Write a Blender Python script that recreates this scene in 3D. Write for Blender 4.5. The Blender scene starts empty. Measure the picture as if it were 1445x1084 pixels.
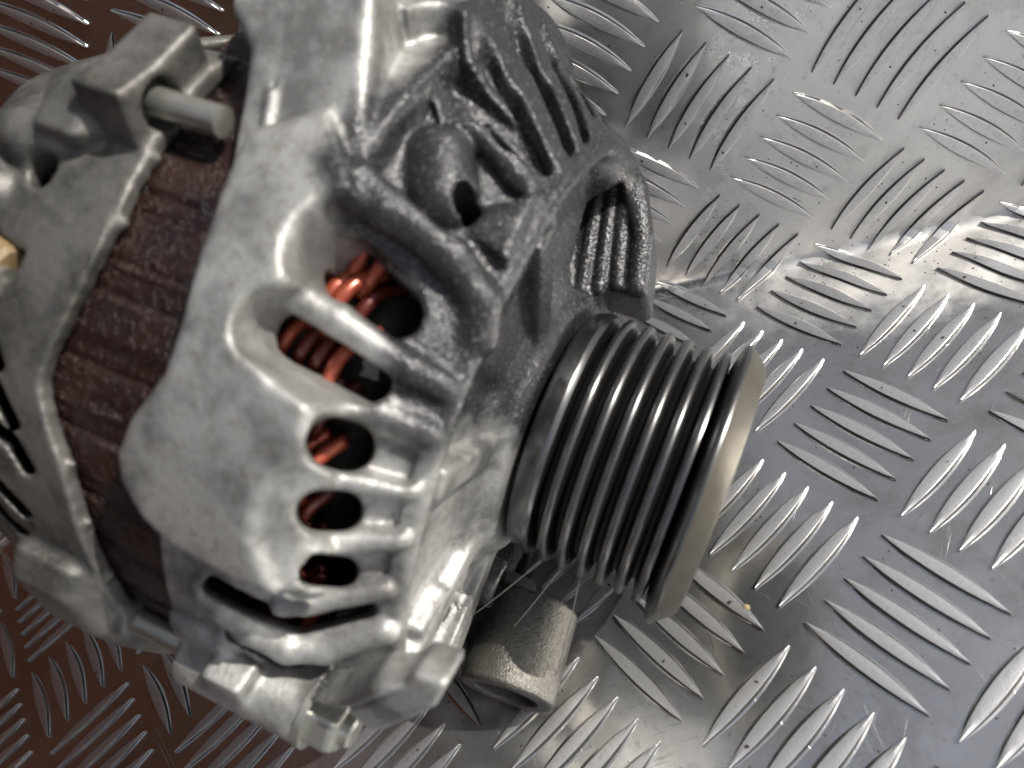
import bpy, bmesh, math, random
import numpy as np
from mathutils import Vector, Matrix
random.seed(7); RNG = np.random.default_rng(7)
MM = 0.001
SC = bpy.context.scene
COL = SC.collection

# ------------------------------------------------------------------ camera
RIGHT = Vector((0.92175355, 0.07592273, -0.38027112))
UP = Vector((0.18256281, 0.78020363, 0.59829183))
FWD = Vector((-0.34211286, 0.62090099, -0.7052948))
cd = bpy.data.cameras.new('camera'); cam = bpy.data.objects.new('camera', cd); COL.objects.link(cam)
m = Matrix.Identity(4)
for i in range(3):
    m[i][0], m[i][1], m[i][2] = RIGHT[i], UP[i], -FWD[i]
    m[i][3] = (-11.216, -161.227, 157.305)[i] * MM
cam.matrix_world = m
cd.sensor_width = 36; cd.lens = 36 * 1091.3 / 1445
cd.clip_start = 0.005; cd.clip_end = 60
cd.dof.use_dof = True; cd.dof.focus_distance = 0.185; cd.dof.aperture_fstop = 19
SC.camera = cam

# ------------------------------------------------------------------ light
SUN_DIR = Vector((0.79, 0.045, 0.61)).normalized()
w = bpy.data.worlds.new('World'); SC.world = w; w.use_nodes = True
nt = w.node_tree
sky = nt.nodes.new('ShaderNodeTexSky'); sky.sky_type = 'NISHITA'; sky.sun_disc = False
sky.air_density = 1.0; sky.dust_density = 2.0; sky.ozone_density = .5
sky.sun_elevation = math.asin(SUN_DIR.z)
sky.sun_rotation = math.atan2(SUN_DIR.x, SUN_DIR.y)
hs = nt.nodes.new('ShaderNodeHueSaturation'); hs.inputs['Saturation'].default_value = .42
nt.links.new(sky.outputs[0], hs.inputs['Color']); nt.links.new(hs.outputs[0], nt.nodes['Background'].inputs[0])
nt.nodes['Background'].inputs[1].default_value = 0.10
sd = bpy.data.lights.new('sun', 'SUN'); sd.energy = 5.0; sd.angle = math.radians(0.5); sd.color = (1, .95, .87)
so = bpy.data.objects.new('sun', sd); COL.objects.link(so)
so.rotation_euler = (-SUN_DIR).to_track_quat('-Z', 'Y').to_euler()
so.location = (0.5, -0.3, 0.8)
SC.view_settings.view_transform = 'Standard'; SC.view_settings.look = 'None'
SC.view_settings.exposure = 0.3; SC.view_settings.gamma = 1

# ------------------------------------------------------------------ materials
class Mat:
    def __init__(s, name):
        s.m = bpy.data.materials.new(name); s.m.use_nodes = True
        s.t = s.m.node_tree; s.b = s.t.nodes['Principled BSDF']
        s.co = s.n('ShaderNodeTexCoord').outputs['Object']
    def n(s, k): return s.t.nodes.new(k)
    def l(s, a, b): s.t.links.new(a, b)
    def set(s, **k):
        for a, v in k.items():
            i = s.b.inputs[a.replace('_', ' ')]
            if hasattr(v, 'links') or hasattr(v, 'is_linked'): s.l(v, i)
            else: i.default_value = v
        return s
    def noise(s, per_mm, detail=4, rough=.6, stretch=(1, 1, 1), vec=None, dist=0):
        mp = s.n('ShaderNodeMapping'); mp.inputs['Scale'].default_value = [per_mm * 1000 * q for q in stretch]
        s.l(vec or s.co, mp.inputs['Vector'])
        t = s.n('ShaderNodeTexNoise'); t.inputs['Scale'].default_value = 1; t.inputs['Detail'].default_value = detail
        t.inputs['Roughness'].default_value = rough; t.inputs['Distortion'].default_value = dist
        s.l(mp.outputs[0], t.inputs['Vector']); return t.outputs['Fac']
    def ramp(s, v, stops):
        r = s.n('ShaderNodeValToRGB'); e = r.color_ramp.elements
        while len(e) < len(stops): e.new(.5)
        for q, (p, c) in zip(e, stops):
            q.position = p; q.color = (c, c, c, 1) if not hasattr(c, '__len__') else (*c, 1)
        s.l(v, r.inputs[0]); return r.outputs[0]
    def mix(s, f, a, b, mode='MIX'):
        x = s.n('ShaderNodeMix'); x.data_type = 'RGBA'; x.blend_type = mode
        for v, i in ((f, x.inputs[0]), (a, x.inputs[6]), (b, x.inputs[7])):
            if hasattr(v, 'is_linked'): s.l(v, i)
            elif hasattr(v, '__len__'): i.default_value = (*v, 1)
            else: i.default_value = v
        return x.outputs[2]
    def math(s, op, a, b=0.0):
        x = s.n('ShaderNodeMath'); x.operation = op
        for v, i in ((a, x.inputs[0]), (b, x.inputs[1])):
            if hasattr(v, 'is_linked'): s.l(v, i)
            else: i.default_value = v
        return x.outputs[0]
    def bump(s, h, strength, dist_mm, prev=None):
        b = s.n('ShaderNodeBump'); b.inputs['Strength'].default_value = strength
        b.inputs['Distance'].default_value = dist_mm * MM
        s.l(h, b.inputs['Height'])
        if prev is not None: s.l(prev, b.inputs['Normal'])
        s.l(b.outputs[0], s.b.inputs['Normal']); return b.outputs[0]
    def xyz(s):
        x = s.n('ShaderNodeSeparateXYZ'); s.l(s.co, x.inputs[0]); return x.outputs

def mat_cast(name, oily=0.0, base=(.42, .418, .41)):
    k = Mat(name)
    n1 = k.noise(.09, 5, .65); n2 = k.noise(.6, 4, .7); n3 = k.noise(2.4, 3, .7)
    dirt = k.ramp(n1, [(.44, 0), (.62, 1)])
    pit = k.ramp(n2, [(.50, 0), (.72, 1)])
    dk = tuple(c * .45 for c in base); br = (.20, .185, .16)
    c = k.mix(dirt, base, dk)
    c = k.mix(k.math('MULTIPLY', pit, .75), c, br)
    rough = k.math('ADD', k.math('MULTIPLY', n2, .22), .43)
    if oily:
        X, Y, Z = k.xyz()
        # grime: heavier towards the pulley end and the upper half of the front
        xs_ = k.math('MINIMUM', k.math('MAXIMUM', k.math('MULTIPLY', X, .8), 0.0), .015)
        g = k.math('MULTIPLY', k.math('ADD', k.math('ADD', Z, .0425), xs_), 190)
        g2 = k.math('MULTIPLY', k.math('ADD', X, .012), 80)
        g2 = k.math('MAXIMUM', g2, k.math('MULTIPLY', k.math('SUBTRACT', -.004, Y), 90))  # also darkened over the far side, which the plate mirrors
        gg = k.math('MINIMUM', g, g2)
        gg = k.math('ADD', gg, k.math('MULTIPLY', k.math('SUBTRACT', n1, .5), 1.6))
        gm = k.ramp(gg, [(.15, 0), (.8, 1)])
        gm = k.math('MULTIPLY', gm, oily)
        fleck = k.ramp(k.noise(1.5, 3, .7), [(.58, 0), (.66, 1)])
        gm = k.math('MULTIPLY', gm, k.math('SUBTRACT', 1.0, k.math('MULTIPLY', fleck, .4)))
        c = k.mix(gm, c, k.mix(n2, (.010, .011, .014), (.05, .05, .055)))
        mr = k.n('ShaderNodeMix'); mr.data_type = 'FLOAT'
        k.l(gm, mr.inputs[0]); k.l(rough, mr.inputs[2]); mr.inputs[3].default_value = .24
        rough = mr.outputs[0]
    met = k.math('SUBTRACT', .72, k.math('MULTIPLY', gm, .42)) if oily else .72
    k.set(Base_Color=c, Metallic=met, Roughness=rough)
    b = k.bump(n3, .55, .10)
    b = k.bump(n2, .5, .25, b)
    if oily:
        v = k.n('ShaderNodeTexVoronoi'); v.inputs['Scale'].default_value = 2600
        k.l(k.co, v.inputs['Vector'])
        bb = k.n('ShaderNodeBump'); k.l(gm, bb.inputs['Strength']); bb.inputs['Distance'].default_value = .00010
        k.l(v.outputs['Distance'], bb.inputs['Height']); k.l(b, bb.inputs['Normal']); k.l(bb.outputs[0], k.b.inputs['Normal'])
    return k.m

def mat_simple(name, col, metal, rough, bump=None, var=.25, vs=.3):
    k = Mat(name); n1 = k.noise(vs, 4, .65)
    c = k.mix(k.ramp(n1, [(.3, 0), (.75, 1)]), col, tuple(q * (1 - var) for q in col))
    k.set(Base_Color=c, Metallic=metal, Roughness=k.math('ADD', k.math('MULTIPLY', n1, .2), rough - .1))
    if bump: k.bump(k.noise(bump[0], 3), bump[1], bump[2])
    return k.m

def mat_plate():
    k = Mat('tread aluminium')
    n1 = k.noise(.03, 4, .6); n2 = k.noise(.5, 5, .75); sc = k.noise(.35, 6, .8, (1, .12, 1)); sc2 = k.noise(.35, 6, .8, (.12, 1, 1))
    c = k.mix(k.ramp(n1, [(.35, 0), (.7, 1)]), (.76, .76, .76), (.62, .62, .62))
    c = k.mix(k.ramp(n2, [(.56, 0), (.75, .75)]), c, (.28, .27, .26))
    st_ = k.ramp(k.noise(.045, 6, .72), [(.50, 0), (.66, 1)])
    c = k.mix(k.math('MULTIPLY', st_, .38), c, (.30, .27, .235))
    r = k.math('ADD', k.math('MULTIPLY', n2, .18), .15)
    # sun glare along the fold, painted in as a paler, rougher patch
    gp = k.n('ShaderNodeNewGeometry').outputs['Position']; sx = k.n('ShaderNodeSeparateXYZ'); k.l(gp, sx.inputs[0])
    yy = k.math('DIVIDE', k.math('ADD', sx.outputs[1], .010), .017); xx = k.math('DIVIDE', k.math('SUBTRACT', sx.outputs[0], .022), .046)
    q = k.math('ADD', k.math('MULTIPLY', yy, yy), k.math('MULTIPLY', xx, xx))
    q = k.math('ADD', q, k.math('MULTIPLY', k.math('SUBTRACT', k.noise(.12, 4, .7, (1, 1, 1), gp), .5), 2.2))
    fold_glare = k.ramp(k.math('MULTIPLY', q, .5), [(.0, 1), (.85, 0)])
    r = k.math('ADD', r, k.math('MULTIPLY', fold_glare, .42))
    c = k.mix(k.math('MULTIPLY', fold_glare, .7), c, (.82, .80, .77))
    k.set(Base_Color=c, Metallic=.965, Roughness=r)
    scr = None
    for ang, ph in ((.4, 0), (1.3, 7), (2.3, 13), (2.9, 21)):
        mp = k.n('ShaderNodeMapping'); mp.inputs['Rotation'].default_value = (0, 0, ang); mp.inputs['Location'].default_value = (ph, ph, 0); k.l(k.co, mp.inputs['Vector'])
        f = k.ramp(k.noise(1.6, 1, .5, (1, .035, 1), mp.outputs[0], .6), [(.70, 0), (.76, 1)])
        scr = f if scr is None else k.math('MAXIMUM', scr, f)
    patch = k.ramp(k.noise(.07, 3, .6), [(.42, 0), (.62, 1)])
    scr = k.math('MULTIPLY', scr, patch)
    b = k.bump(k.math('ADD', sc, sc2), .14, .06)
    b = k.bump(scr, .5, .05, b)
    k.bump(k.noise(.05, 3), .5, .35, b)
    return k.m

def mat_bar():
    k = Mat('rolled bar crown'); n2 = k.noise(.9, 5, .8); n1 = k.noise(.2, 3)
    c = k.mix(k.ramp(n2, [(.5, 0), (.8, 1)]), (.70, .70, .71), (.40, .39, .38))
    k.set(Base_Color=c, Metallic=.9, Roughness=k.math('ADD', k.math('MULTIPLY', n2, .3), .24))
    k.bump(n2, .5, .12); return k.m
def mat_steel():
    k = Mat('oiled pulley steel')
    X, Y, Z = k.xyz()
    n1 = k.noise(.12, 4); lines = k.noise(6, 2, .5, (.01, .01, 1))
    c = k.mix(n1, (.20, .20, .20), (.12, .12, .122))
    # dark of the grooves painted into the colour by radius, as shade
    rr = k.math('SQRT', k.math('ADD', k.math('MULTIPLY', X, X), k.math('MULTIPLY', Y, Y)))
    f = k.math('ADD', k.math('MULTIPLY', k.math('SUBTRACT', rr, .0212), 900), k.math('MULTIPLY', k.math('SUBTRACT', n1, .5), .8))
    groove_shade = k.ramp(f, [(.15, 1), (.85, 0)])
    c = k.mix(groove_shade, c, (.03, .03, .031))
    k.set(Base_Color=c, Metallic=.95, Roughness=k.math('ADD', k.math('ADD', k.math('MULTIPLY', lines, .15), .17), k.math('MULTIPLY', groove_shade, .25)))
    k.bump(lines, .12, .03)
    return k.m

def mat_stator():
    k = Mat('varnished laminations')
    lines = k.noise(1.5, 3, .6, (.02, .02, 1)); n1 = k.noise(.12, 5, .65); n2 = k.noise(.9, 3, .7)
    c = k.mix(k.ramp(n1, [(.35, 0), (.7, 1)]), (.030, .012, .009), (.009, .006, .007))
    c = k.mix(k.ramp(lines, [(.45, 0), (.75, .6)]), c, (.03, .02, .02))
    k.set(Base_Color=c, Metallic=.25, Roughness=k.math('ADD', k.math('MULTIPLY', n2, .3), .22))
    b = k.bump(lines, .5, .12); k.bump(k.ramp(n2, [(.52, 0), (.68, 1)]), .8, .3, b)
    return k.m

M_FRONT = mat_cast('oily cast aluminium', 1.0)
M_REAR = mat_cast('dull cast aluminium', 0.0, (.185, .18, .172))
M_LUG = mat_simple('rough sand cast', (.16, .153, .138), .85, .34, (2.6, 1.0, .22), .5, 1.2)
M_PLATE = mat_plate(); M_BAR = mat_bar(); M_SIDE = mat_simple('shaded bar flank', (.22, .205, .195), .9, .30, (1, .3, .1), .4, .25); M_STEEL = mat_steel(); M_STATOR = mat_stator()  # bar flanks painted darker to draw the shaded edge lines
M_FLANGE = mat_simple('tarnished flange steel', (.12, .11, .09), .8, .5, (.8, .15, .05), .35, .1)
M_ZINC = mat_simple('dull zinc', (.50, .50, .46), .85, .36, (1.2, .3, .08))
M_COPPER = mat_simple('red enamelled copper', (.36, .075, .042), .35, .22, None, .35, .25)
M_WIREDK = mat_simple('dark enamelled copper', (.10, .018, .014), .3, .28)
M_DARK = mat_simple('dark varnish', (.004, .004, .005), .0, .6, (1, .4, .2))
M_TAN = mat_simple('tan plastic', (.24, .17, .09), 0, .45)
M_BOARD = mat_simple('reflected brown board', (.022, .0056, .0006), 0, .95, (.1, .2, .3), .4, .02)
M_BOARD.node_tree.nodes['Principled BSDF'].inputs['Specular IOR Level'].default_value = .05
M_FIBRE = mat_simple('grey fibre', (.45, .43, .40), 0, .6)
M_DIRT = mat_simple('dark grit', (.035, .022, .016), 0, .8)
M_CRUMB = mat_simple('ochre crumb', (.26, .21, .12), 0, .8)

# ------------------------------------------------------------------ mesh helpers
def link(name, me, mat, parent=None, smooth=True):
    o = bpy.data.objects.new(name, me); COL.objects.link(o)
    if mat and not me.materials: me.materials.append(mat)
    if smooth: me.polygons.foreach_set('use_smooth', [True] * len(me.polygons))
    if parent: o.parent = parent
    return o
def pydata(name, v, f):
    me = bpy.data.meshes.new(name); me.from_pydata([tuple(np.array(p) * MM) for p in v], [], f); me.update(); return me
def lathe(prof, n=96, a0=0, a1=360):
    """prof: (s, r) list in mm, revolved round local Z"""
    V = []; F = []; full = abs(a1 - a0) >= 360; k = len(prof)
    for i in range(n if full else n + 1):
        a = math.radians(a0 + (a1 - a0) * i / n)
        for s, r in prof: V.append((r * math.sin(a), r * math.cos(a), s))
    for i in range(n):
        j = (i + 1) % n if full else i + 1
        for q in range(k - 1): F.append((i * k + q, i * k + q + 1, j * k + q + 1, j * k + q))
    return V, F
def tube(pts, r, n=8, closed=False):
    P = [Vector(p) for p in pts]; V = []; F = []; N = len(P)
    up = None
    for i in range(N):
        d = (P[(i + 1) % N] - P[i - 1]) if closed else (P[min(i + 1, N - 1)] - P[max(i - 1, 0)])
        d.normalize()
        if up is None: up = d.orthogonal().normalized()
        up = (up - d * up.dot(d)).normalized(); b = d.cross(up)
        rr = r[i] if hasattr(r, '__len__') else r
        for j in range(n):
            a = 2 * math.pi * j / n; V.append(P[i] + (up * math.cos(a) + b * math.sin(a)) * rr)
    for i in range(N if closed else N - 1):
        for j in range(n):
            a, c = i * n, ((i + 1) % N) * n
            F.append((a + j, a + (j + 1) % n, c + (j + 1) % n, c + j))
    if not closed: F += [tuple(range(n))[::-1], tuple(range((N - 1) * n, N * n))]
    return V, F
def sharp(o, deg):
    o.data.polygons.foreach_set('use_smooth', [True] * len(o.data.polygons))
    bm = bmesh.new(); bm.from_mesh(o.data)
    for e in bm.edges:
        if len(e.link_faces) == 2 and e.calc_face_angle(0) > math.radians(deg): e.smooth = False
    bm.to_mesh(o.data); bm.free()

# ------------------------------------------------------------------ tread plate
PITCH = 30.4; PHI = math.radians(82.56); BR = 4.0
ex = np.array([.7006, .7134]); ey = np.array([-.7134, .7006])     # crease direction / towards the wall, in pattern axes
CB = -.98142 * PITCH
DENTS = ((2, -11, 9, 6, 1.1), (18, -6, 8, 5, 1.0), (33, -13, 11, 6, 1.2), (50, -5, 9, 5, .9), (-16, -7, 8, 5, .8), (10, -24, 12, 8, .7))
def bend(p, h=0.0):
    q = bend0(p, h)
    if q[1] < 0 and q[2] < 6:
        return (q[0], q[1], q[2] + sum(a * math.exp(-((q[0] - cx) / sx) ** 2 - ((q[1] - cy) / sy) ** 2) for cx, cy, sx, sy, a in DENTS) * (1 - min(1, max(0, q[2] / 6))))
    return q
def bend0(p, h=0.0):
    """flat pattern point (mm, pattern axes) + height -> world mm on the folded plate"""
    x = p[0] * ex[0] + p[1] * ex[1]; y = p[0] * ey[0] + p[1] * ey[1] - CB
    T = BR * math.tan(PHI / 2)
    arc0 = -BR * PHI / 2                      # flat length: the arc is centred on the crease
    a = y - arc0
    if a <= 0: return (x, y - (T - BR * PHI / 2), h)
    if a < BR * PHI:
        t = a / BR; n = (-math.sin(t), math.cos(t))
        return (x, -T + BR * math.sin(t) + h * n[0], BR * (1 - math.cos(t)) + h * n[1])
    r = a - BR * PHI; n = (-math.sin(PHI), math.cos(PHI))
    return (x, -T + BR * math.sin(PHI) + r * math.cos(PHI) + h * n[0], BR * (1 - math.cos(PHI)) + r * math.sin(PHI) + h * n[1])
XR = (-520, 460); YF, YW = -620, 420
ys = [YF, -400, -250, -150, -100, -60] + list(np.arange(-48, -3, 2.2)) + [(-.5 + q / 10) * BR * PHI for q in range(11)] + [12, 30, 60, 100, 160, 240, 320, YW]
xs = np.concatenate([np.linspace(XR[0], -60, 20), np.arange(-56, 90, 2.4), np.linspace(95, XR[1], 16)])
def unrot(x, y): return (x * ex[0] + (y + CB) * ey[0], x * ex[1] + (y + CB) * ey[1])
V = [bend(unrot(x, y)) for y in ys for x in xs]; nx = len(xs)
ys = sorted(set(round(float(q), 3) for q in ys)); V = [bend(unrot(x, y)) for y in ys for x in xs]
F = [(j * nx + i, j * nx + i + 1, (j + 1) * nx + i + 1, (j + 1) * nx + i) for j in range(len(ys) - 1) for i in range(nx - 1)]
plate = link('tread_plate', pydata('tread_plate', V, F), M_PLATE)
plate['kind'] = 'structure'
sol = plate.modifiers.new('thick', 'SOLIDIFY'); sol.thickness = .003; sol.offset = -1

BL, BS = .848 * PITCH, .1985 * PITCH
def bar_mesh(n=14):
    V = []; F = []; st = n + 1
    ts = [math.sin(math.pi / 2 * (-1 + 2 * i / n)) for i in range(n + 1)]
    rows = [(2.25, -.03), (1.68, .10), (1.30, .70), (1.22, .74)]
    for w_, h in rows:
        for sgn in (1, -1):
            for t in ts: V.append((t * BL / 2, sgn * w_ * (1 - t * t) + .25 * (1 - t * t), h if abs(t) < .999 else -.05))
    for t in ts: V.append((t * BL / 2 * .995, .25 * (1 - t * t), .82 if abs(t) < .999 else -.05))
    for r in range(3):
        for k in (0, 1):
            a, b = (2 * r + k) * st, (2 * r + 2 + k) * st
            for i in range(n):
                q = (a + i, a + i + 1, b + i + 1, b + i); F.append(q if k else q[::-1])
    assert len(F) == 84
    a, b, c = 6 * st, 7 * st, 8 * st
    for i in range(n): F += [(a + i, c + i, c + i + 1, a + i + 1), (c + i, b + i, b + i + 1, c + i + 1)]
    return V, F
BV, BF = bar_mesh()
def mark_sharp(me, deg):
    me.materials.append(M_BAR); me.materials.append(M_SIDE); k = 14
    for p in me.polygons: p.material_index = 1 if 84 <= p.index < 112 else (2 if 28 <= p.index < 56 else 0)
    bm = bmesh.new(); bm.from_mesh(me)
    for f in bm.faces: f.smooth = True
    for e in bm.edges:
        if len(e.link_faces) == 2 and e.calc_face_angle(0) > math.radians(deg): e.smooth = False
    bm.to_mesh(me); bm.free()
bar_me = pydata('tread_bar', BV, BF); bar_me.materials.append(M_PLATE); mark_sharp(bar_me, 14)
CAMP = np.array((-11.216, -161.227, 157.305))
def project(p):
    q = np.array(p) - CAMP; x, y, z = q @ np.array(RIGHT), q @ np.array(UP), q @ np.array(FWD)
    return (z, 722.5 + 1091.3 * x / max(z, 1), 542 - 1091.3 * y / max(z, 1))
cand = []
for i in range(-16, 20):
    for j in range(-18, 16):
        isA = (i + j) % 2 == 0
        for k in range(-2, 3):
            c = np.array([i * PITCH, j * PITCH]) + (np.array([0, k * BS]) if isA else np.array([k * BS, 0]))
            yy = c @ ey - CB; xx = c @ ex
            if not (XR[0] + 15 < xx < XR[1] - 15 and YF + 15 < yy < YW - 15): continue
            z, px, py = project(bend(c))
            dx = max(0, -px, px - 1445); dy = max(0, -py, py - 1084)
            hid = z > 10 and dx + dy == 0 and 260 < px < 600 and 60 < py < 860
            cand.append((z > 20 and dx < 60 and dy < 60 and not hid, c, isA, yy))
sv, sf = [], []
nbar = 0
for vis, c, isA, yy in cand:
    ang = 0 if isA else math.pi / 2
    near = abs(yy) < 16 + 3.5 or (-50 < yy < 0 and -45 < c @ ex < 80)
    if not vis or near:
        ca, sa = math.cos(ang), math.sin(ang)
        vv = [bend((c[0] + x * ca - y * sa, c[1] + x * sa + y * ca), z) for x, y, z in BV]
    if vis:
        nbar += 1
        if near:
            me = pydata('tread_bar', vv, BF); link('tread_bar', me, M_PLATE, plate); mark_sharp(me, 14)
        else:
            o = bpy.data.objects.new('tread_bar', bar_me); COL.objects.link(o); o.parent = plate
            p0 = np.array(bend(c)); d1 = np.array([math.cos(ang), math.sin(ang)])
            a = np.array(bend(c + d1)) - p0; a /= np.linalg.norm(a)
            nn = np.array(bend(c, 1)) - p0; b = np.cross(nn, a)
            mm = Matrix.Identity(4)
            for q in range(3): mm[q][0], mm[q][1], mm[q][2], mm[q][3] = a[q], b[q], nn[q], p0[q] * MM
            o.matrix_local = mm
    else:
        b0 = len(sv); sv += vv; sf += [tuple(b0 + q for q in f) for f in BF]
so_ = link('outlying_tread_bars', pydata('outlying_tread_bars', sv, sf), M_PLATE, plate); so_['kind'] = 'stuff'
print('bars', nbar, len(cand))

# orange brown board added out of view on the left for its brown reflection
bd = []
bm = bmesh.new(); bmesh.ops.create_cube(bm, size=1)
for q in bm.verts: q.co = Vector((q.co.x * .018 - .318, q.co.y * .62 - .325, q.co.z * .36 + .1803))
me = bpy.data.meshes.new('reflected_board'); bm.to_mesh(me); bm.free()
board = link('reflected_board', me, M_BOARD, None, False)
bv = board.modifiers.new('bevel', 'BEVEL'); bv.width = .0015; bv.segments = 2
board['label'] = 'orange brown board added beyond the left edge, seen only mirrored in the plate'; board['category'] = 'board'

# ------------------------------------------------------------------ alternator frame (local X = up, Y = towards the camera, Z = pulley end of the shaft)
AC = Vector((-30.745, -86.509, 36.083)) * MM
AZ = Vector((0.85769711, -0.3464662, -0.37989057)); AY = Vector((0.15628812, -0.52821752, 0.83460187)); AX = AY.cross(AZ)
alt = bpy.data.objects.new('alternator', None); COL.objects.link(alt)
alt['label'] = 'grey cast aluminium car alternator with ribbed belt pulley, lying on the tread plate'
alt['category'] = 'alternator'
am = Matrix.Identity(4)
for i in range(3): am[i][0], am[i][1], am[i][2], am[i][3] = AX[i], AY[i], AZ[i], AC[i]
alt.matrix_world = am
alt.empty_display_size = .01
def L3(s, r, deg):
    a = math.radians(deg); return np.array([r * math.sin(a), r * math.cos(a), s])

# ------------------------------------------------------------------ distance-field modelling of the castings
class Vol:
    def __init__(s, lo, hi, h):
        s.lo = np.array(lo, np.float32); s.h = h
        s.n = np.ceil((np.array(hi) - s.lo) / h).astype(int) + 1
        s.ax = [s.lo[i] + h * np.arange(s.n[i], dtype=np.float32) for i in range(3)]
        s.F = np.full(s.n, 9.0, np.float32)
    def sl(s, lo, hi):
        a = np.clip(np.floor((np.array(lo) - s.lo) / s.h).astype(int), 0, s.n - 1)
        b = np.clip(np.ceil((np.array(hi) - s.lo) / s.h).astype(int) + 1, 1, s.n)
        b = np.maximum(b, a + 1)
        return tuple(slice(x, y) for x, y in zip(a, b))
    def grid(s, sl):
        return (s.ax[0][sl[0]][:, None, None], s.ax[1][sl[1]][None, :, None], s.ax[2][sl[2]][None, None, :])
    def op(s, mode, fn, lo=None, hi=None, k=1.0):
        sl = s.sl(s.lo if lo is None else lo, s.ax_hi() if hi is None else hi)
        d = fn(*s.grid(sl)); A = s.F[sl]
        if mode == 'add':
            h = np.clip(.5 + .5 * (A - d) / k, 0, 1); s.F[sl] = A + (d - A) * h - k * h * (1 - h)
        else:
            d = -d; h = np.clip(.5 - .5 * (A - d) / k, 0, 1); s.F[sl] = A + (d - A) * h + k * h * (1 - h)
    def ax_hi(s): return [a[-1] for a in s.ax]
    def capsule(s, mode, a, b, r, k=1.0, r2=None):
        a = np.array(a, np.float32); b = np.array(b, np.float32); r2 = r if r2 is None else r2
        R = max(r, r2) + 2.5 * k + 2; lo = np.minimum(a, b) - R; hi = np.maximum(a, b) + R; ba = b - a; L = float(ba @ ba) + 1e-9
        def fn(X, Y, Z):
            px, py, pz = X - a[0], Y - a[1], Z - a[2]
            t = np.clip((px * ba[0] + py * ba[1] + pz * ba[2]) / L, 0, 1)
            return np.sqrt((px - t * ba[0]) ** 2 + (py - t * ba[1]) ** 2 + (pz - t * ba[2]) ** 2) - (r + (r2 - r) * t)
        s.op(mode, fn, lo, hi, k)
    def chain(s, mode, pts, r, k=1.0):
        for a, b in zip(pts, pts[1:]): s.capsule(mode, a, b, r, k)
    def box(s, mode, c, axes, half, rnd=.6, k=1.0):
        c = np.array(c, np.float32); ax = [np.array(a, np.float32) / np.linalg.norm(a) for a in axes]
        R = float(np.linalg.norm(half)) + 3 * k + 1
        def fn(X, Y, Z):
            q = [np.abs((X - c[0]) * a[0] + (Y - c[1]) * a[1] + (Z - c[2]) * a[2]) - hh + rnd for a, hh in zip(ax, half)]
            out = np.sqrt(sum(np.maximum(v, 0) ** 2 for v in q)); return out + np.minimum(np.maximum(np.maximum(q[0], q[1]), q[2]), 0) - rnd
        s.op(mode, fn, c - R, c + R, k)
    def cyl(s, mode, a, b, r, rnd=.5, k=1.0):
        a = np.array(a, np.float32); b = np.array(b, np.float32); d = b - a; L = float(np.linalg.norm(d)); d = d / L; c = (a + b) / 2
        R = L / 2 + r + 3 * k + 1
        def fn(X, Y, Z):
            px, py, pz = X - c[0], Y - c[1], Z - c[2]; t = px * d[0] + py * d[1] + pz * d[2]
            q0 = np.sqrt(np.maximum(px * px + py * py + pz * pz - t * t, 0)) - r + rnd; q1 = np.abs(t) - L / 2 + rnd
            return np.minimum(np.maximum(q0, q1), 0) + np.sqrt(np.maximum(q0, 0) ** 2 + np.maximum(q1, 0) ** 2) - rnd
        s.op(mode, fn, c - R, c + R, k)
    def revolve(s, prof, k=.01):
        """closed (s, r) polygon -> solid of revolution, through a fine 2-D table"""
        st = .2; P = np.array(prof, np.float32); z0, z1 = s.ax[2][0], s.ax[2][-1]; rm = 110.
        Z = np.arange(z0, z1 + st, st, dtype=np.float32); Rr = np.arange(0, rm + st, st, dtype=np.float32)
        D = poly_sd(Z[:, None], Rr[None, :], P)
        def fn(X, Y, Zz):
            rho = np.sqrt(X * X + Y * Y) / st; i = np.clip(rho.astype(int), 0, len(Rr) - 2); f = rho - i
            out = np.empty(s.F.shape, np.float32)
            for kz, z in enumerate(s.ax[2]):
                q = D[min(int(round((z - z0) / st)), len(Z) - 1)]
                out[:, :, kz] = (q[i] * (1 - f) + q[i + 1] * f)[:, :, 0]
            return out
        s.op('add', fn, None, None, k)
    def sector(s, prof, mid, half, k=1.0):
        P = np.array(prof, np.float32)
        def fn(X, Y, Z):
            rho = np.sqrt(X * X + Y * Y); a = np.arctan2(X, Y) - math.radians(mid); a = np.abs((a + math.pi) % (2 * math.pi) - math.pi)
            shp = np.broadcast_shapes(rho.shape, Z.shape)
            d2 = poly_sd(np.broadcast_to(Z, shp), np.broadcast_to(rho, shp), P)
            return np.maximum(d2, (a - math.radians(half)) * rho).astype(np.float32)
        s.op('add', fn, (-5, -45, -68), (75, 68, -28), k)
    def wrap_poly(s, mode, pts, r0, r1, rnd=1.0, k=1.0):
        """polygon given as (s, theta degrees), wrapped round the axis between radii r0 and r1"""
        P = np.array(pts, np.float32); tm = float((P[:, 1].min() + P[:, 1].max()) / 2); rr = (r0 + r1) / 2
        Q = np.column_stack([P[:, 0], np.radians(P[:, 1] - tm) * rr]).astype(np.float32)
        B = [L3(p[0], q, p[1]) for p in pts for q in (r0, r1)] + [L3(P[:, 0].mean(), r1, tm)]
        B = np.array(B); R = 3 * k + 2
        def fn(X, Y, Z):
            rho = np.sqrt(X * X + Y * Y); a = np.arctan2(X, Y) - math.radians(tm); a = (a + math.pi) % (2 * math.pi) - math.pi
            a = (a * rr).astype(np.float32)
            shp = np.broadcast_shapes(a.shape, Z.shape)
            d2 = poly_sd(np.broadcast_to(Z, shp), np.broadcast_to(a, shp), Q) + rnd
            dr = np.abs(rho - rr) - (r1 - r0) / 2 + rnd
            return np.minimum(np.maximum(d2, dr), 0) + np.sqrt(np.maximum(d2, 0) ** 2 + np.maximum(dr, 0) ** 2) - rnd
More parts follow.
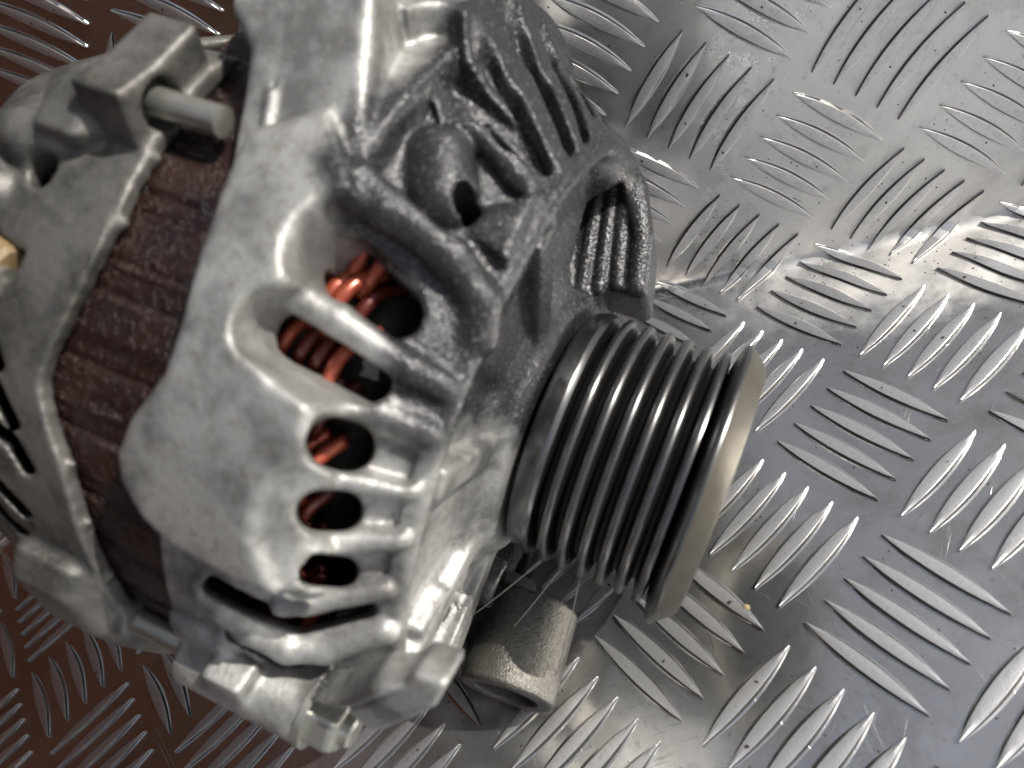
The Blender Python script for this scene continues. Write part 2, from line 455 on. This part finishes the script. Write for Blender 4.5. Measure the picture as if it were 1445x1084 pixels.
        s.op(mode, fn, B.min(0) - R, B.max(0) + R, k)
    def ext_poly(s, mode, pts, ax_i, lo, hi, rnd=1.0, k=1.0):
        """polygon in the two other local axes, extruded along axis ax_i"""
        P = np.array(pts, np.float32); o = [i for i in range(3) if i != ax_i]; R = 3 * k + 2
        mn = np.zeros(3); mx = np.zeros(3); mn[o] = P.min(0) - R; mx[o] = P.max(0) + R; mn[ax_i] = lo - R; mx[ax_i] = hi + R
        def fn(X, Y, Z):
            G = (X, Y, Z); a, b = np.broadcast_arrays(G[o[0]], G[o[1]])
            d2 = poly_sd(a, b, P) + rnd; dr = np.abs(G[ax_i] - (lo + hi) / 2) - (hi - lo) / 2 + rnd
            return np.minimum(np.maximum(d2, dr), 0) + np.sqrt(np.maximum(d2, 0) ** 2 + np.maximum(dr, 0) ** 2) - rnd
        s.op(mode, fn, mn, mx, k)
    def slot(s, pts, w0, grow=.3, rmid=55., k=1.2, rlo=30., rhi=90., mode='sub', floor=None):
        """slot cut through the shoulder along a (s, theta) path; wider towards the outside"""
        P = np.array(pts, np.float32); tm = float(P[:, 1].mean())
        Q = np.column_stack([P[:, 0], np.radians(P[:, 1] - tm) * rmid]).astype(np.float32)
        B = np.array([L3(p[0], q, p[1]) for p in pts for q in (rlo, 70)]); R = w0 + 6 + 2 * k
        def fn(X, Y, Z):
            rho = np.sqrt(X * X + Y * Y); a = np.arctan2(X, Y) - math.radians(tm); a = (a + math.pi) % (2 * math.pi) - math.pi
            a = (a * rmid).astype(np.float32); d = None
            for p, q in zip(Q, Q[1:]):
                ba = q - p; t = np.clip(((Z - p[0]) * ba[0] + (a - p[1]) * ba[1]) / (ba @ ba + 1e-9), 0, 1)
                e = np.sqrt((Z - p[0] - t * ba[0]) ** 2 + (a - p[1] - t * ba[1]) ** 2); d = e if d is None else np.minimum(d, e)
            d = d - w0 - np.maximum(rho - rmid, -2) * grow
            lo_ = rlo if floor is None else (np.interp(Z, FZ, FR) - floor) if floor > 2 else (np.interp(Z, [-64, -52.5, -49, -35.5], [61, 60.6, 59.2, 53]) - floor).astype(np.float32)
            return np.maximum(np.maximum(d, lo_ - rho), rho - rhi)
        s.op(mode, fn, B.min(0) - R, B.max(0) + R, k)
    def mesh(s, name):
        F = s.F; S = F < 0; n0, n1, n2 = F.shape
        c = [S[i:n0 - 1 + i, j:n1 - 1 + j, k:n2 - 1 + k] for i in (0, 1) for j in (0, 1) for k in (0, 1)]
        a = c[0].copy(); o = c[0].copy()
        for q in c[1:]: a &= q; o |= q
        act = o & ~a; I = np.argwhere(act); idx = np.full(act.shape, -1, np.int32); idx[act] = np.arange(len(I))
        off = np.array([(i, j, k) for i in (0, 1) for j in (0, 1) for k in (0, 1)])
        vals = np.stack([F[I[:, 0] + o_[0], I[:, 1] + o_[1], I[:, 2] + o_[2]] for o_ in off], 1)
        acc = np.zeros((len(I), 3)); cnt = np.zeros(len(I))
        for p in range(8):
            for q in range(p + 1, 8):
                if np.abs(off[p] - off[q]).sum() != 1: continue
                va, vb = vals[:, p], vals[:, q]; mk = (va < 0) != (vb < 0)
                t = np.where(mk, va / np.where(mk, va - vb, 1), 0)
                acc += mk[:, None] * (off[p] + t[:, None] * (off[q] - off[p])); cnt += mk
        P = (I + acc / cnt[:, None]) * s.h + s.lo
        quads = []
        for ax in range(3):
            b, c_ = [(1, 2), (2, 0), (0, 1)][ax]
            sl0 = [slice(None)] * 3; sl1 = [slice(None)] * 3; sl0[ax] = slice(0, -1); sl1[ax] = slice(1, None)
            A, B = S[tuple(sl0)], S[tuple(sl1)]
            E = np.argwhere(A != B); E = E[(E[:, b] > 0) & (E[:, c_] > 0) & (E[:, b] < F.shape[b] - 1) & (E[:, c_] < F.shape[c_] - 1)]
            fl = A[E[:, 0], E[:, 1], E[:, 2]]
            def g(db, dc):
                q = E.copy(); q[:, b] += db; q[:, c_] += dc; return idx[q[:, 0], q[:, 1], q[:, 2]]
            Q = np.stack([g(-1, -1), g(0, -1), g(0, 0), g(-1, 0)], 1)
            Q[~fl] = Q[~fl][:, ::-1]; quads.append(Q)
        Q = np.concatenate(quads); Q = Q[(Q >= 0).all(1)]
        me = bpy.data.meshes.new(name); me.vertices.add(len(P)); me.vertices.foreach_set('co', (P * MM).astype(np.float32).ravel())
        me.loops.add(Q.size); me.loops.foreach_set('vertex_index', Q.astype(np.int32).ravel())
        me.polygons.add(len(Q)); me.polygons.foreach_set('loop_start', np.arange(0, Q.size, 4, dtype=np.int32))
        me.update(calc_edges=True); me.validate()
        return me
def poly_sd(x, y, P):
    d = None; ins = np.zeros(np.broadcast_shapes(x.shape, y.shape), bool)
    for p, q in zip(P, np.roll(P, -1, 0)):
        e = q - p; wx, wy = x - p[0], y - p[1]
        t = np.clip((wx * e[0] + wy * e[1]) / (e @ e + 1e-9), 0, 1)
        dd = (wx - e[0] * t) ** 2 + (wy - e[1] * t) ** 2; d = dd if d is None else np.minimum(d, dd)
        cond = ((p[1] <= y) != (q[1] <= y)); xi = p[0] + (y - p[1]) * (e[0] / (e[1] if abs(e[1]) > 1e-9 else 1e-9))
        ins ^= cond & (x < xi)
    d = np.sqrt(d); return np.where(ins, -d, d).astype(np.float32)

FZ, FR = [-63, -51.4, -50, -45, -38, -34, -32], [69, 69, 66, 60.4, 56, 53, 52]
# ------------------------------------------------------------------ front housing
v = Vol((-76, -64, -77), (94, 74, -8), .5)
v.revolve([(-64, 61), (-52.5, 60.6), (-49, 59.2), (-35.5, 53), (-33, 51.6), (-32.4, 50), (-34, 47), (-34.5, 40), (-33, 30), (-30.6, 25), (-30, 21), (-30, 8),
           (-37, 8), (-39, 24), (-40, 42), (-42, 49.5), (-52, 56), (-64, 58.8)])
# raised belt with the mounting pad, and the arm that carries the mounting ear
pad = [(-49, 15.1), (-52.2, 12.8), (-52.2, 9.5), (-51.0, 4.4), (-53.6, 1.4), (-53.9, -2.6), (-48.1, -5.6), (-43.2, -6), (-42.6, -10.4), (-44.8, -14.2), (-46.5, -18.7), (-46, -21.8), (-41.8, -27.2), (-47.9, -27.9), (-57.4, -27.4),
       (-61.9, -25.5), (-65.4, -22.4), (-66.4, -19.4), (-65.3, -14.9), (-62.3, -9.2), (-62.2, -3.8), (-64, 7.9), (-66, 18), (-58, 24)]
v.wrap_poly('add', pad, 57, 66.6, 1.3, .8)
v.wrap_poly('add', [(-51, 20), (-51, 178), (-64, 178), (-64, 20)], 59, 64.5, 1.2, 1.2)
v.sector([(-34, 53), (-38, 56), (-45, 60.4), (-50, 66), (-51.4, 69.2), (-63, 69.2), (-63, 57), (-50, 56), (-40, 50), (-34, 49)], 70, 29.5, 1.0)
v.ext_poly('add', [(8, -64.5), (8, -50.5), (17.9, -51), (24, -52.2), (43.1, -58.7), (66, -66), (90, -72), (90, -84), (60, -84), (38.1, -80), (31.1, -72.4), (25.4, -70.6), (16, -68.5)], 1, 44, 60.5, 1.6, .9)
# ribs standing between the windows
def rib(pts, r, k=.8): v.chain('add', [L3(*p) for p in pts], r, k)
CONE = lambda z: float(np.interp(z, [-64, -52.5, -49, -35.5], [61, 60.6, 59.2, 53]))
for A_ in ([(-46.5, -6.6), (-40.4, -6.6), (-34, -6.8)], [(-46, -16.5), (-39.8, -16.1), (-34, -14.9)], [(-45.5, -27), (-39.9, -25.4), (-33.5, -22.5)]):
    rib([(z, CONE(z) - .55, a) for z, a in A_], 1.7, 1.3)
rib([(-46.5, 58.2, -37.6), (-43, 56.9, -36.2), (-34, 52.4, -32.2)], 1.6)
rib([(-56.5, 61, -37.4), (-53.5, 61, -38.8), (-50.1, 60.4, -42.2), (-45.7, 58.6, -46.4), (-40.7, 56.3, -46.2), (-33.4, 52.6, -40.8)], 2.2)
# thick curved rib round the bolt boss, and the fins above it
rib([(-51, 62.5, 18), (-47.1, 60.8, 16.6), (-43.3, 58.9, 16.6), (-38.5, 56.2, 15.4), (-34, 52.3, 12.6), (-32.6, 50.5, 8)], 2.5, 1.6)
rib([(-50, 61.5, 36), (-47, 60.0, 34), (-42, 58, 34), (-36.8, 55.2, 32), (-33, 49.5, 32)], 2.0)
# troughs that leave the wavy fins standing
for P_, w_ in (([(-54, 41), (-52, 39), (-50.2, 34.7), (-47.6, 34.9), (-44.6, 36.9), (-39.5, 35.3)], 2.3),
               ([(-48.2, 45), (-47, 44.3), (-43.8, 44.6), (-39, 41.4), (-36, 39)], 1.55),
               ([(-49.5, 57.5), (-48, 55.9), (-43.5, 55.6), (-37.9, 50), (-34.4, 46.5)], 1.65),
               ([(-48, 68.5), (-46.8, 67.6), (-42.9, 65), (-37.7, 58.8), (-33.6, 53)], 1.45),
               ([(-45, 76), (-38.2, 67.4), (-33, 59)], 1.2),
               ([(-45, 86), (-38.2, 76.9), (-34, 68)], 1.2)):
    v.slot(P_, w_, .12, 57, .45, floor=4.2)
v.capsule('sub', L3(-50, 67.5, 58), L3(-46.3, 57, 55.5), 2.5, .6)

v.chain('add', [L3(-43.6, 60.6, -13), L3(-45, 60.8, -17), L3(-45.6, 60.8, -21), L3(-43.6, 60.4, -25.5), L3(-41.6, 59.6, -28)], 3.2, 2.5)
# parting line and a raised weld bead on the arm
v.chain('add', [(17.5, 60.6, -64.0), (22, 60.6, -65.2), (27, 60.6, -66.5)], .75, .5)
v.chain('sub', [(27, 60.9, -66.5), (36, 60.9, -68.6), (60, 60.9, -76)], .5, .3)
# cooling windows, from the bolt boss downwards
v.slot([(-48.4, 8.6), (-37, 5.5)], 4.4, .12, 58, 1.0, 55.6)
v.slot([(-49.6, 9.2), (-42.6, 6.4)], 3.3, .03, 55, .6)
v.slot([(-52.4, -.9), (-42.6, -3.0)], 2.9, .05, 55, .6)
for a, b in ((-11.8, -12.2), (-20.6, -19.6), (-30, -28)):
    v.slot([(-41, a), (-35, b)], 2.5, .1, 55, .8, 54.4, 58, floor=1.8)


for a in range(-64, -178, -9):
    v.slot([(-52, a), (-40, a)], 2.2, .2)
for a in range(112, 178, 9):
    v.slot([(-52, a), (-40, a)], 2.2, .2)
rib([(-55.5, 60.5, 3.6), (-47.5, 58.4, 2.6), (-38, 54.8, .3), (-34, 52.0, -.4)], 2.0)
v.revolve([(-34.6, 50.8), (-34.6, 52.4), (-32.2, 52.2), (-31.3, 51.2), (-31.3, 50.2), (-33.2, 49.2)], .4)
# bolt boss: pocket, stub and wedge
v.capsule('sub', L3(-45, 64, 25.5), L3(-41, 60, 22.5), 5.2, 1.5)
v.capsule('add', L3(-46.6, 57.2, 28.4), L3(-43.8, 56.4, 23.4), 4.7, .8)
v.capsule('sub', L3(-40.3, 58, 23.2), L3(-41.3, 47, 24), 2.0, .6)
v.wrap_poly('add', [(-39.3, 20.6), (-38.2, 25.4), (-33.4, 31.5), (-32.6, 18.5)], 44, 55, .7, .7)
v.capsule('sub', L3(-35.5, 60, 25), L3(-33, 58, 24), 3.2, .6)
# nose of the front: boss with scooped fins by the far side of the pulley
v.ext_poly('add', [(51, -41), (50, -31), (47, -27), (38.5, -22.8), (28, -20), (26.8, -21), (26.5, -29), (18, -31.5), (18, -36), (40, -41)], 1, -16, 8.5, 2.2, 2.0)
v.capsule('add', L3(-36.5, 49, 64), (46, 4, -33.5), 5.0, 2.5)
v.capsule('add', L3(-38, 50, 88), L3(-34, 47, 105), 6, 2.5)
v.ext_poly('sub', [(44.2, -37.2), (44.8, -31.5), (37.5, -26.2), (28.5, -23.8), (25, -27), (24, -33.5), (34, -38.5)], 1, 6.8, 14, 1.8, 1.4)
for a, b in (((44, 6.6, -35.6), (25, 6.6, -31.6)), ((44.5, 6.6, -33), (26, 6.6, -28.6)), ((43, 6.6, -30.4), (28, 6.6, -25.9))):
    v.capsule('add', a, b, 1.15, .6)
# webs on the front face
v.cyl('add', L3(-36, 0.1, 0), L3(-29.3, 0.1, 0), 25, 1.2, 2)
for a, w_ in ((-60, 2.6), (-96, 3.2), (-15, 2.4), (30, 3), (-150, 3), (150, 3)):
    c = (L3(-34, 25, a) + L3(-33.5, 46, a)) / 2
    v.box('add', c, (L3(0, 1, a), L3(0, 1, a + 90), (0, 0, 1)), (13, w_, 2.6), .8, 1.2)
v.box('add', L3(-32.6, 39, -77), (L3(0, 1, -77), L3(0, 1, 13), (0, 0, 1)), (5.5, 3.2, 2.6), 1.2, 1)
v.cyl('add', L3(-34, 37, -112), L3(-29.5, 37, -112), 5.2, .8, .8)
v.cyl('sub', L3(-33, 37, -112), L3(-28, 37, -112), 3.0, .3, .5)
v.box('add', L3(-33, 41.5, -58), (L3(0, 1, -58), L3(0, 1, 32), (0, 0, 1)), (4.5, 4.5, 1.6), .8, 1)
for a in (-45, -72, 8):
    v.capsule('sub', L3(-32, 32, a - 6), L3(-32, 43, a - 4), 2.6, 1.2)
# lower bolt lug and the stepped foot beside it
v.wrap_poly('add', [(-64, -47), (-63, -60), (-54, -66), (-41, -66), (-40.5, -52), (-33, -46), (-26, -36.5), (-30, -38), (-36, -47), (-44, -55), (-50, -53), (-55, -48)], 56, 62.8, 1.2, 1.0)
v.cyl('add', L3(-63, 62, -56.5), L3(-41, 62, -57), 4.9, 1.0, 1.2)
v.wrap_poly('add', [(-34.5, -50), (-24.9, -34), (-20.6, -33.2), (-21.4, -38), (-31, -54)], 55, 61.4, .7, .6)
v.box('add', L3(-52.5, 63.5, -52.5), (L3(0, 1, -52), L3(0, 1, 38), (0, 0, 1)), (2.6, 3.2, 3.4), .6, .8)

def draw_cut(path, w_):
    P = [L3(*p) for p in path]; dr = np.array((.22, .88, .42))
    for a, b in zip(P, P[1:]):
        n_ = max(2, int(np.linalg.norm(b - a) / .8))
        for q in range(n_):
            c = a + (b - a) * q / n_; v.capsule('sub', c + dr * 1.3, c - dr * 13, w_, .25)
def hole(path, w_, dr):
    dr = np.array(dr); P = [L3(*p) for p in path]
    for t in np.linspace(0, 1, 7):
        c = P[0] + (P[1] - P[0]) * t; v.capsule('sub', c + dr * 8, c - dr * 12, w_, .4)
hole([(-44.3, 56, -12.0), (-41.6, 56, -11.6)], 3.05, (.12, .91, .40))
hole([(-44.0, 56, -21.7), (-40.2, 56, -20.0)], 2.45, (.20, .90, .39))
hole([(-43.4, 56, -31.0), (-38.6, 56, -28.9)], 1.95, (.26, .89, .36))
draw_cut([(-55.5, 60.7, -36.4), (-50.6, 59.8, -38.2), (-45.7, 57.6, -41.3), (-44, 56.8, -42.3), (-41, 55.5, -40.6), (-37.5, 53.9, -38.3), (-35, 52.8, -37)], 1.25)
draw_cut([(-53.4, 60.6, -45.8), (-51.4, 60.1, -47.2), (-47.8, 58.6, -52), (-43.6, 56.8, -52), (-40, 55, -49.8), (-37.5, 54, -48)], 1.15)
# far side lugs
for a in (125, -145):
    v.cyl('add', L3(-64, 63, a), L3(-38, 63, a), 6, 1, 3)
front = link('front_housing', v.mesh('front_housing'), M_FRONT, alt)

# ------------------------------------------------------------------ rear housing
v = Vol((-76, -68, -131), (82, 74, -68), .5)
v.revolve([(-70, 63.2), (-90, 63.0), (-96, 61.6), (-108, 59), (-117, 53), (-123, 44), (-125, 20), (-125, 6), (-121, 6), (-120, 40), (-114, 49), (-106, 55), (-95, 59), (-88, 60.7), (-70, 60.7)])
LT = [-180, -64, -50, -42, -36, -30, -26, -22, -18, -15, -11, -4, 5, 17, 30, 180]
LS = [-79, -73.6, -73.6, -74.6, -75.8, -77, -78.2, -80.8, -83, -82.8, -81.2, -79.6, -78.9, -79.2, -79.2, -79]
LG = np.arange(-180, 181.0); LV = np.convolve(np.pad(np.interp(LG, LT, LS), 5, mode='edge'), np.hanning(13)[1:-1] / np.hanning(13).sum(), 'valid')
def lipcut(X, Y, Z):
    th = np.degrees(np.arctan2(X, Y)); e = np.interp(th, LG, LV) + .12 * np.sin(th * 1.9) * np.sin(th * .73 + 1)
    return (e - Z).astype(np.float32)
v.op('sub', lipcut, (-76, -68, -88), (82, 74, -66), .35)
for a, r_ in ((12.2, .5), (3.2, .85), (-27.5, .5), (-36, .45), (-45.5, .5)):
    e = float(np.interp(a, LT, LS)); v.capsule('add', L3(e - 1, 61.7, a), L3(e + .25, 61.6, a + 1), r_, .8)
# the casting is scalloped away between the two lugs
v.box('sub', L3(-110, 84, 52), (L3(0, 1, 52), L3(0, 1, 142), (0, 0, 1)), (36, 60, 24), 2, 3)
v.box('sub', L3(-82, 76, 64), (L3(0, 1, 64), L3(0, 1, 154), (0, 0, 1)), (24, 44, 12), 1, 1)
# upper bolt lug
UPL = [L3(0, r, a)[:2] for r, a in ((70.8, 15), (69, 20.3), (69, 27.6), (59.5, 27.4), (57, 23), (60, 16), (61, 12.8), (63.8, 12.8))]
v.ext_poly('add', UPL, 2, -88, -80, .7, 1.0)
v.ext_poly('add', [L3(0, r, a)[:2] for r, a in ((66.5, 10.5), (67.5, 15), (66.5, 20), (58, 21), (58, 11))], 2, -95.5, -86, 3, 1.2)
v.capsule('add', L3(-93.5, 63, 16.5), L3(-88, 64, 17), 4.0, 1.0)
v.cyl('sub', L3(-84, 64.6, 18.7), L3(-76, 64.6, 18.7), 3.4, .2, .3)

# knobs and recesses of the back
v.capsule('add', L3(-98.5, 61, 10.5), L3(-95.5, 60.5, 10.8), 4.2, 1.5)
v.capsule('add', L3(-105, 59, 6), L3(-101, 60, 2.5), 4.0, 1.5)
v.capsule('sub', L3(-93.5, 66, 6.6), L3(-93.5, 54, 7.2), 2.5, 1)

v.wrap_poly('sub', [(-90, -3.2), (-90.5, -6.6), (-96, -8), (-101, -8), (-101, -2)], 52, 70, .8, 1)
for P_ in ([(-91.5, -20.5), (-87.8, -24.9)], [(-93, -26), (-88, -27.4), (-85.4, -30.5)], [(-94, -34.6), (-87.6, -38.7)], [(-96, -40.6), (-87.7, -44.5), (-84.6, -46.2), (-80, -47.2)], [(-94, -14), (-91, -18)]):
    for p, q in zip(P_, P_[1:]):
        for t in np.linspace(0, 1, 9):
            c = L3(p[0] + (q[0] - p[0]) * t, 61.5, p[1] + (q[1] - p[1]) * t); dr = np.array((.15, .75, .6))
            v.capsule('sub', c + dr * 3, c - dr * 11, .85, .3)
for a in range(-70, -190, -11): v.slot([(-90, a), (-106, a)], 1.8, .2, 61)
for a in range(45, 170, 11): v.slot([(-90, a), (-106, a)], 1.8, .2, 61)
# lower bolt lug
LOL = [L3(0, r, a)[:2] for r, a in ((65.2, -42), (67.5, -46), (67, -56), (66, -64), (65.9, -77), (63.6, -77), (62.6, -71), (59, -66), (58, -56), (59, -44))]
v.ext_poly('add', LOL, 2, -89, -75.5, 3.0, 2)
v.cyl('add', L3(-82, 61.8, -57.0), L3(-73, 61.8, -56.6), 3.4, .6, 1.0)
for a in (125, -145): v.cyl('add', L3(-98, 63, a), L3(-80, 63, a), 6, 1, 3)
rear = link('rear_housing', v.mesh('rear_housing'), M_REAR, alt)
del v

# ------------------------------------------------------------------ stator core between the housings
TOOTH = RNG.uniform(-.3, .25, 41); prof_n = 432; V = []; F = []
S_ = np.linspace(-86, -60, 27)
for i in range(prof_n):
    th = 360 * i / prof_n; ph = (th + 3.0) % 9.2
    r = 60.3
    if ph < .8: r -= .7
    elif ph < 3.3: r -= .35
    else: r += TOOTH[int(((th + 3.0) % 360) // 9.2)] * min(1, (ph - 3.3) / .5)
    for s in S_: V.append(L3(s, r + RNG.normal(0, .05), th))
k = len(S_)
for i in range(prof_n):
    j = (i + 1) % prof_n
    for q in range(k - 1): F.append((i * k + q, j * k + q, j * k + q + 1, i * k + q + 1))
st = link('stator_core', pydata('stator_core', V, F), M_STATOR, alt, False); sharp(st, 28)

# dark interior: rotor body and winding carrier that stop light passing through
V, F = lathe([(-118, 6), (-118, 44), (-100, 47), (-50, 47), (-43, 44), (-42, 30), (-42, 6)], 72)
link('rotor', pydata('rotor', V, F), M_DARK, alt)
V, F = lathe([(-64, 58), (-64, 49), (-50, 47), (-50, 50), (-53, 52), (-60, 53)], 96)
wind = link('stator_winding', pydata('stator_winding', V, F), M_DARK, alt)
def wire(pts, r=.85):
    P = [Vector(L3(*p)) for p in pts]; Q = []
    for i in range(len(P) - 1):
        p0, p1, p2, p3 = P[max(i - 1, 0)], P[i], P[i + 1], P[min(i + 2, len(P) - 1)]
        for q in range(5):
            t = q / 5; Q.append(.5 * ((2 * p1) + (p2 - p0) * t + (2 * p0 - 5 * p1 + 4 * p2 - p3) * t * t + (3 * p1 - p0 - 3 * p2 + p3) * t ** 3))
    Q.append(P[-1]); V, F = tube(Q, r, 8)
    return link('wire', pydata('wire', V, F), M_COPPER, wind)
for ci, a in enumerate(np.arange(-63, 30, 8.6)):
    for layer in range(2):
        for q in range(4):
            s0 = -56.0 + 2.6 * q + random.uniform(-.4, .4) - layer * .9; dr = random.uniform(-.6, .5) - 2.0 * layer
            if layer == 0 and random.random() < .22: continue
            o_ = wire([(s0 - 2.4, 50.6 + dr, a - 6.4), (s0 - .7, 52.6 + dr, a - 3.6), (s0 + random.uniform(-.3, .3), 53.6 + dr, a), (s0 + .9, 52.6 + dr, a + 3.6), (s0 + 2.6, 50.2 + dr, a + 6.6)], 1.0)
            if layer or random.random() < .25: o_.data.materials[0] = M_WIREDK
# ------------------------------------------------------------------ through bolts
def bolt(name, s0, s1, r, a0, a1, rad):
    V, F = tube([L3(s0 + (s1 - s0) * t, r, a0 + (a1 - a0) * t) for t in np.linspace(0, 1, 6)], rad, 24)
    o = link(name, pydata(name, V, F), M_ZINC, alt); sharp(o, 40); return o
b1 = bolt('through_bolt', -88, -71.0, 64.4, 18.7, 18.9, 2.0)
b2 = bolt('through_bolt', -84, -38, 61.9, -56.6, -56.6, 1.95)
bolt('through_bolt', -90, -40, 63, 125, 125, 2.6); bolt('through_bolt', -90, -40, 63, -145, -145, 2.6)
def hexnut(s0, s1, r, a, rad, par, nm='hex_nut', flange=0):
    c = Vector(L3(0, r, a)); V = []; F = []
    prof = [(s0, 1.0), (s1 - .8, 1.0), (s1, .88)]
    for s, q in prof:
        for j in range(6):
            t = math.radians(60 * j + 12); V.append((c.x + rad * q * math.cos(t), c.y + rad * q * math.sin(t), s))
    for p in range(2):
        for j in range(6): F.append((p * 6 + j, p * 6 + (j + 1) % 6, p * 6 + 6 + (j + 1) % 6, p * 6 + 6 + j))
    F += [(12, 13, 14, 15, 16, 17), (5, 4, 3, 2, 1, 0)]
    o = link(nm, pydata(nm, V, F), M_ZINC, par, False)
    bv = o.modifiers.new('bevel', 'BEVEL'); bv.width = .0004; bv.segments = 2
    return o
hexnut(-40.2, -35.4, 61.9, -56.6, 4.5, b2)
V, F = tube([L3(s, 61.9, -56.6) for s in (-36, -34.0, -33.6)], [2.4, 2.4, 2.0], 20)
o = link('bolt_tip', pydata('bolt_tip', V, F), M_ZINC, b2); sharp(o, 40)
V, F = tube([L3(s, 61.9, -56.6) for s in (-41.2, -40.0)], 5.2, 28)
o = link('washer', pydata('washer', V, F), M_ZINC, b2); sharp(o, 40)
# terminal behind the rear housing
o = link('terminal_block', pydata('terminal_block', *tube([L3(-97, 61, -5), L3(-93.5, 61, -5.2), L3(-93, 61, -5.3)], [2.6, 2.6, 2.0], 8)), M_TAN, alt); sharp(o, 30)
V, F = tube([L3(-94, 62, -7.4), L3(-91.8, 62, -7.4)], 1.9, 20)
o = link('terminal_screw', pydata('terminal_screw', V, F), M_ZINC, alt); sharp(o, 40)

# ------------------------------------------------------------------ pulley
pul = bpy.data.objects.new('pulley', None); COL.objects.link(pul); pul.parent = alt; pul.empty_display_size = .01
prof = [(-28.2, 12), (-28.2, 21.4), (-27.9, 22.4), (-27.0, 23.0), (-25.6, 23.3), (-24.9, 23.6), (-24.5, 23.5)]
def groove(c): return [(c - .95, 23.05), (c - .75, 22.3), (c - .3, 20.1), (c + .3, 20.1), (c + .75, 22.3), (c + .95, 23.05)]
for q in range(6):
    c = -3.3 - 3.56 * (5 - q)
    prof += groove(c - 1.78) + [(c - .5, 23.5), (c - .2, 23.6), (c + .2, 23.6), (c + .5, 23.5)]
prof += [(-2.7, 23.0), (-2.4, 21.8), (-2.2, 19.8)]
V, F = lathe(prof, 160)
gr = link('grooved_rim', pydata('grooved_rim', V, F), M_STEEL, pul); sharp(gr, 38)
V, F = lathe([(.25, 26.0), (3.2, 23.4), (3.6, 22.6), (3.3, 21.6), (2.2, 20.9)], 160)
fl = link('front_flange', pydata('front_flange', V, F), M_FLANGE, pul); sharp(fl, 24)
V, F = lathe([(-2.2, 19.8), (-2.0, 22), (-1.1, 25.5), (-.6, 26.0), (-.1, 26.15), (.25, 26.0)], 160)
fe = link('flange_edge', pydata('flange_edge', V, F), M_STEEL, pul); sharp(fe, 50)
V, F = lathe([(-31, 0.01), (-31, 9), (-26, 9), (-26, 20)], 64)
link('shaft_collar', pydata('shaft_collar', V, F), M_STEEL, pul)
V, F = lathe([(2.25, 20.95), (1.0, 20.0), (-21, 17.5), (-22, 16.5), (-22, 0.01)], 96)
link('hub_recess', pydata('hub_recess', V, F), M_DARK, pul)
nut_ = hexnut(-22, -15, 0.0, 0, 10, pul); nut_.data.materials[0] = M_DARK

# ------------------------------------------------------------------ mounting lug near the plate
v = Vol((-62, -36, -42), (-20, 6, -4), .5)
v.cyl('add', (-36.5, -22, -22.8), (-53.5, -13.0, -20.5), 9.8, .8, .5)
v.box('add', (-40, -22, -31), ((1, 0, 0), (0, 1, 0), (0, 0, 1)), (7, 7, 7), 2, 3)
v.cyl('sub', (-40, -19.9, -22.3), (-60, -9.7, -19.6), 6.4, .2, .3)
lug = link('mounting_lug', v.mesh('mounting_lug'), M_LUG, alt)
del v

# ------------------------------------------------------------------ fibres, grit and a crumb
def loc(p): return am @ (Vector(p) * MM)
def fibre(p, q, sag, label):
    a, b = loc(p), loc(q); pts = []
    for t in np.linspace(0, 1, 12):
        x = a.lerp(b, t); x.z -= sag * MM * 4 * t * (1 - t); pts.append(np.array(x) / MM)
    V, F = tube(pts, .09, 6)
    o = link('fibre_strand', pydata('fibre_strand', V, F), M_FIBRE)
    o['label'] = label; o['category'] = 'fibre'; o['group'] = 'fibres hanging under the pulley'
fibre(L3(-20.9, 23.4, -76), (-41, -8, -32), .3, 'thin grey fibre strand nearest the housing, stretched under the pulley')
fibre(L3(-17.4, 23.4, -78), (-41, -11, -24), .3, 'thin grey fibre strand from the pulley rib down to the lug top')
fibre(L3(-13.8, 23.4, -80), (-46, -13, -12.5), .5, 'longest thin grey fibre strand, from the pulley to the lug corner')
rv, rf = [], []
def speck(P, n, r):
    b = len(rv); a = RNG.uniform(0, 6.28); e1 = np.array([math.cos(a), math.sin(a)]); e2 = np.array([-e1[1], e1[0]])
    m_ = 7
    ring = [P + (e1 * math.cos(2 * math.pi * q / m_) * r * 1.5 + e2 * math.sin(2 * math.pi * q / m_) * r) * RNG.uniform(.6, 1.2) for q in range(m_)]
    rv.extend(bend(p, n + .01) for p in ring); rv.append(bend(P, n + r * .55))
    for q in range(m_): rf.append((b + q, b + (q + 1) % m_, b + m_))
for vis, c, isA, yy in cand:
    if not vis: continue
    for _ in range(6):                                   # grit lodged on and beside the bars
        if RNG.random() < (.8 if abs(yy) < 26 else .4):
            t = RNG.uniform(-.85, .85) * BL / 2; side = RNG.choice([-1, 1]) * RNG.uniform(1.9, 2.5)
            p = c + (np.array([t, side]) if isA else np.array([side, t])); speck(p, .02, RNG.uniform(.07, .22))
    if RNG.random() < .3:
        t = RNG.uniform(-.6, .6) * BL / 2
        speck(c + (np.array([t, 0]) if isA else np.array([0, t])), 1.02, RNG.uniform(.1, .38))
for _ in range(260):                                     # dirt gathered along the fold
    x = RNG.uniform(-60, 90); y = RNG.normal(-9, 7)
    speck(np.array(unrot(x, y)), .01, RNG.uniform(.06, .2))
grit = link('grit', pydata('grit', rv, rf), M_DIRT, None, False); grit['kind'] = 'stuff'
bm = bmesh.new(); bmesh.ops.create_icosphere(bm, subdivisions=2, radius=.85 * MM)
for q in bm.verts: q.co *= random.uniform(.75, 1.15); q.co.z *= .6
me = bpy.data.meshes.new('crumb'); bm.to_mesh(me); bm.free()
crumb = link('crumb', me, M_CRUMB, None, True); crumb.location = Vector((-29.6, -95.1, .45)) * MM
crumb['label'] = 'tiny ochre crumb lying on the plate between tread bars below the pulley flange'; crumb['category'] = 'crumb'
print('done')
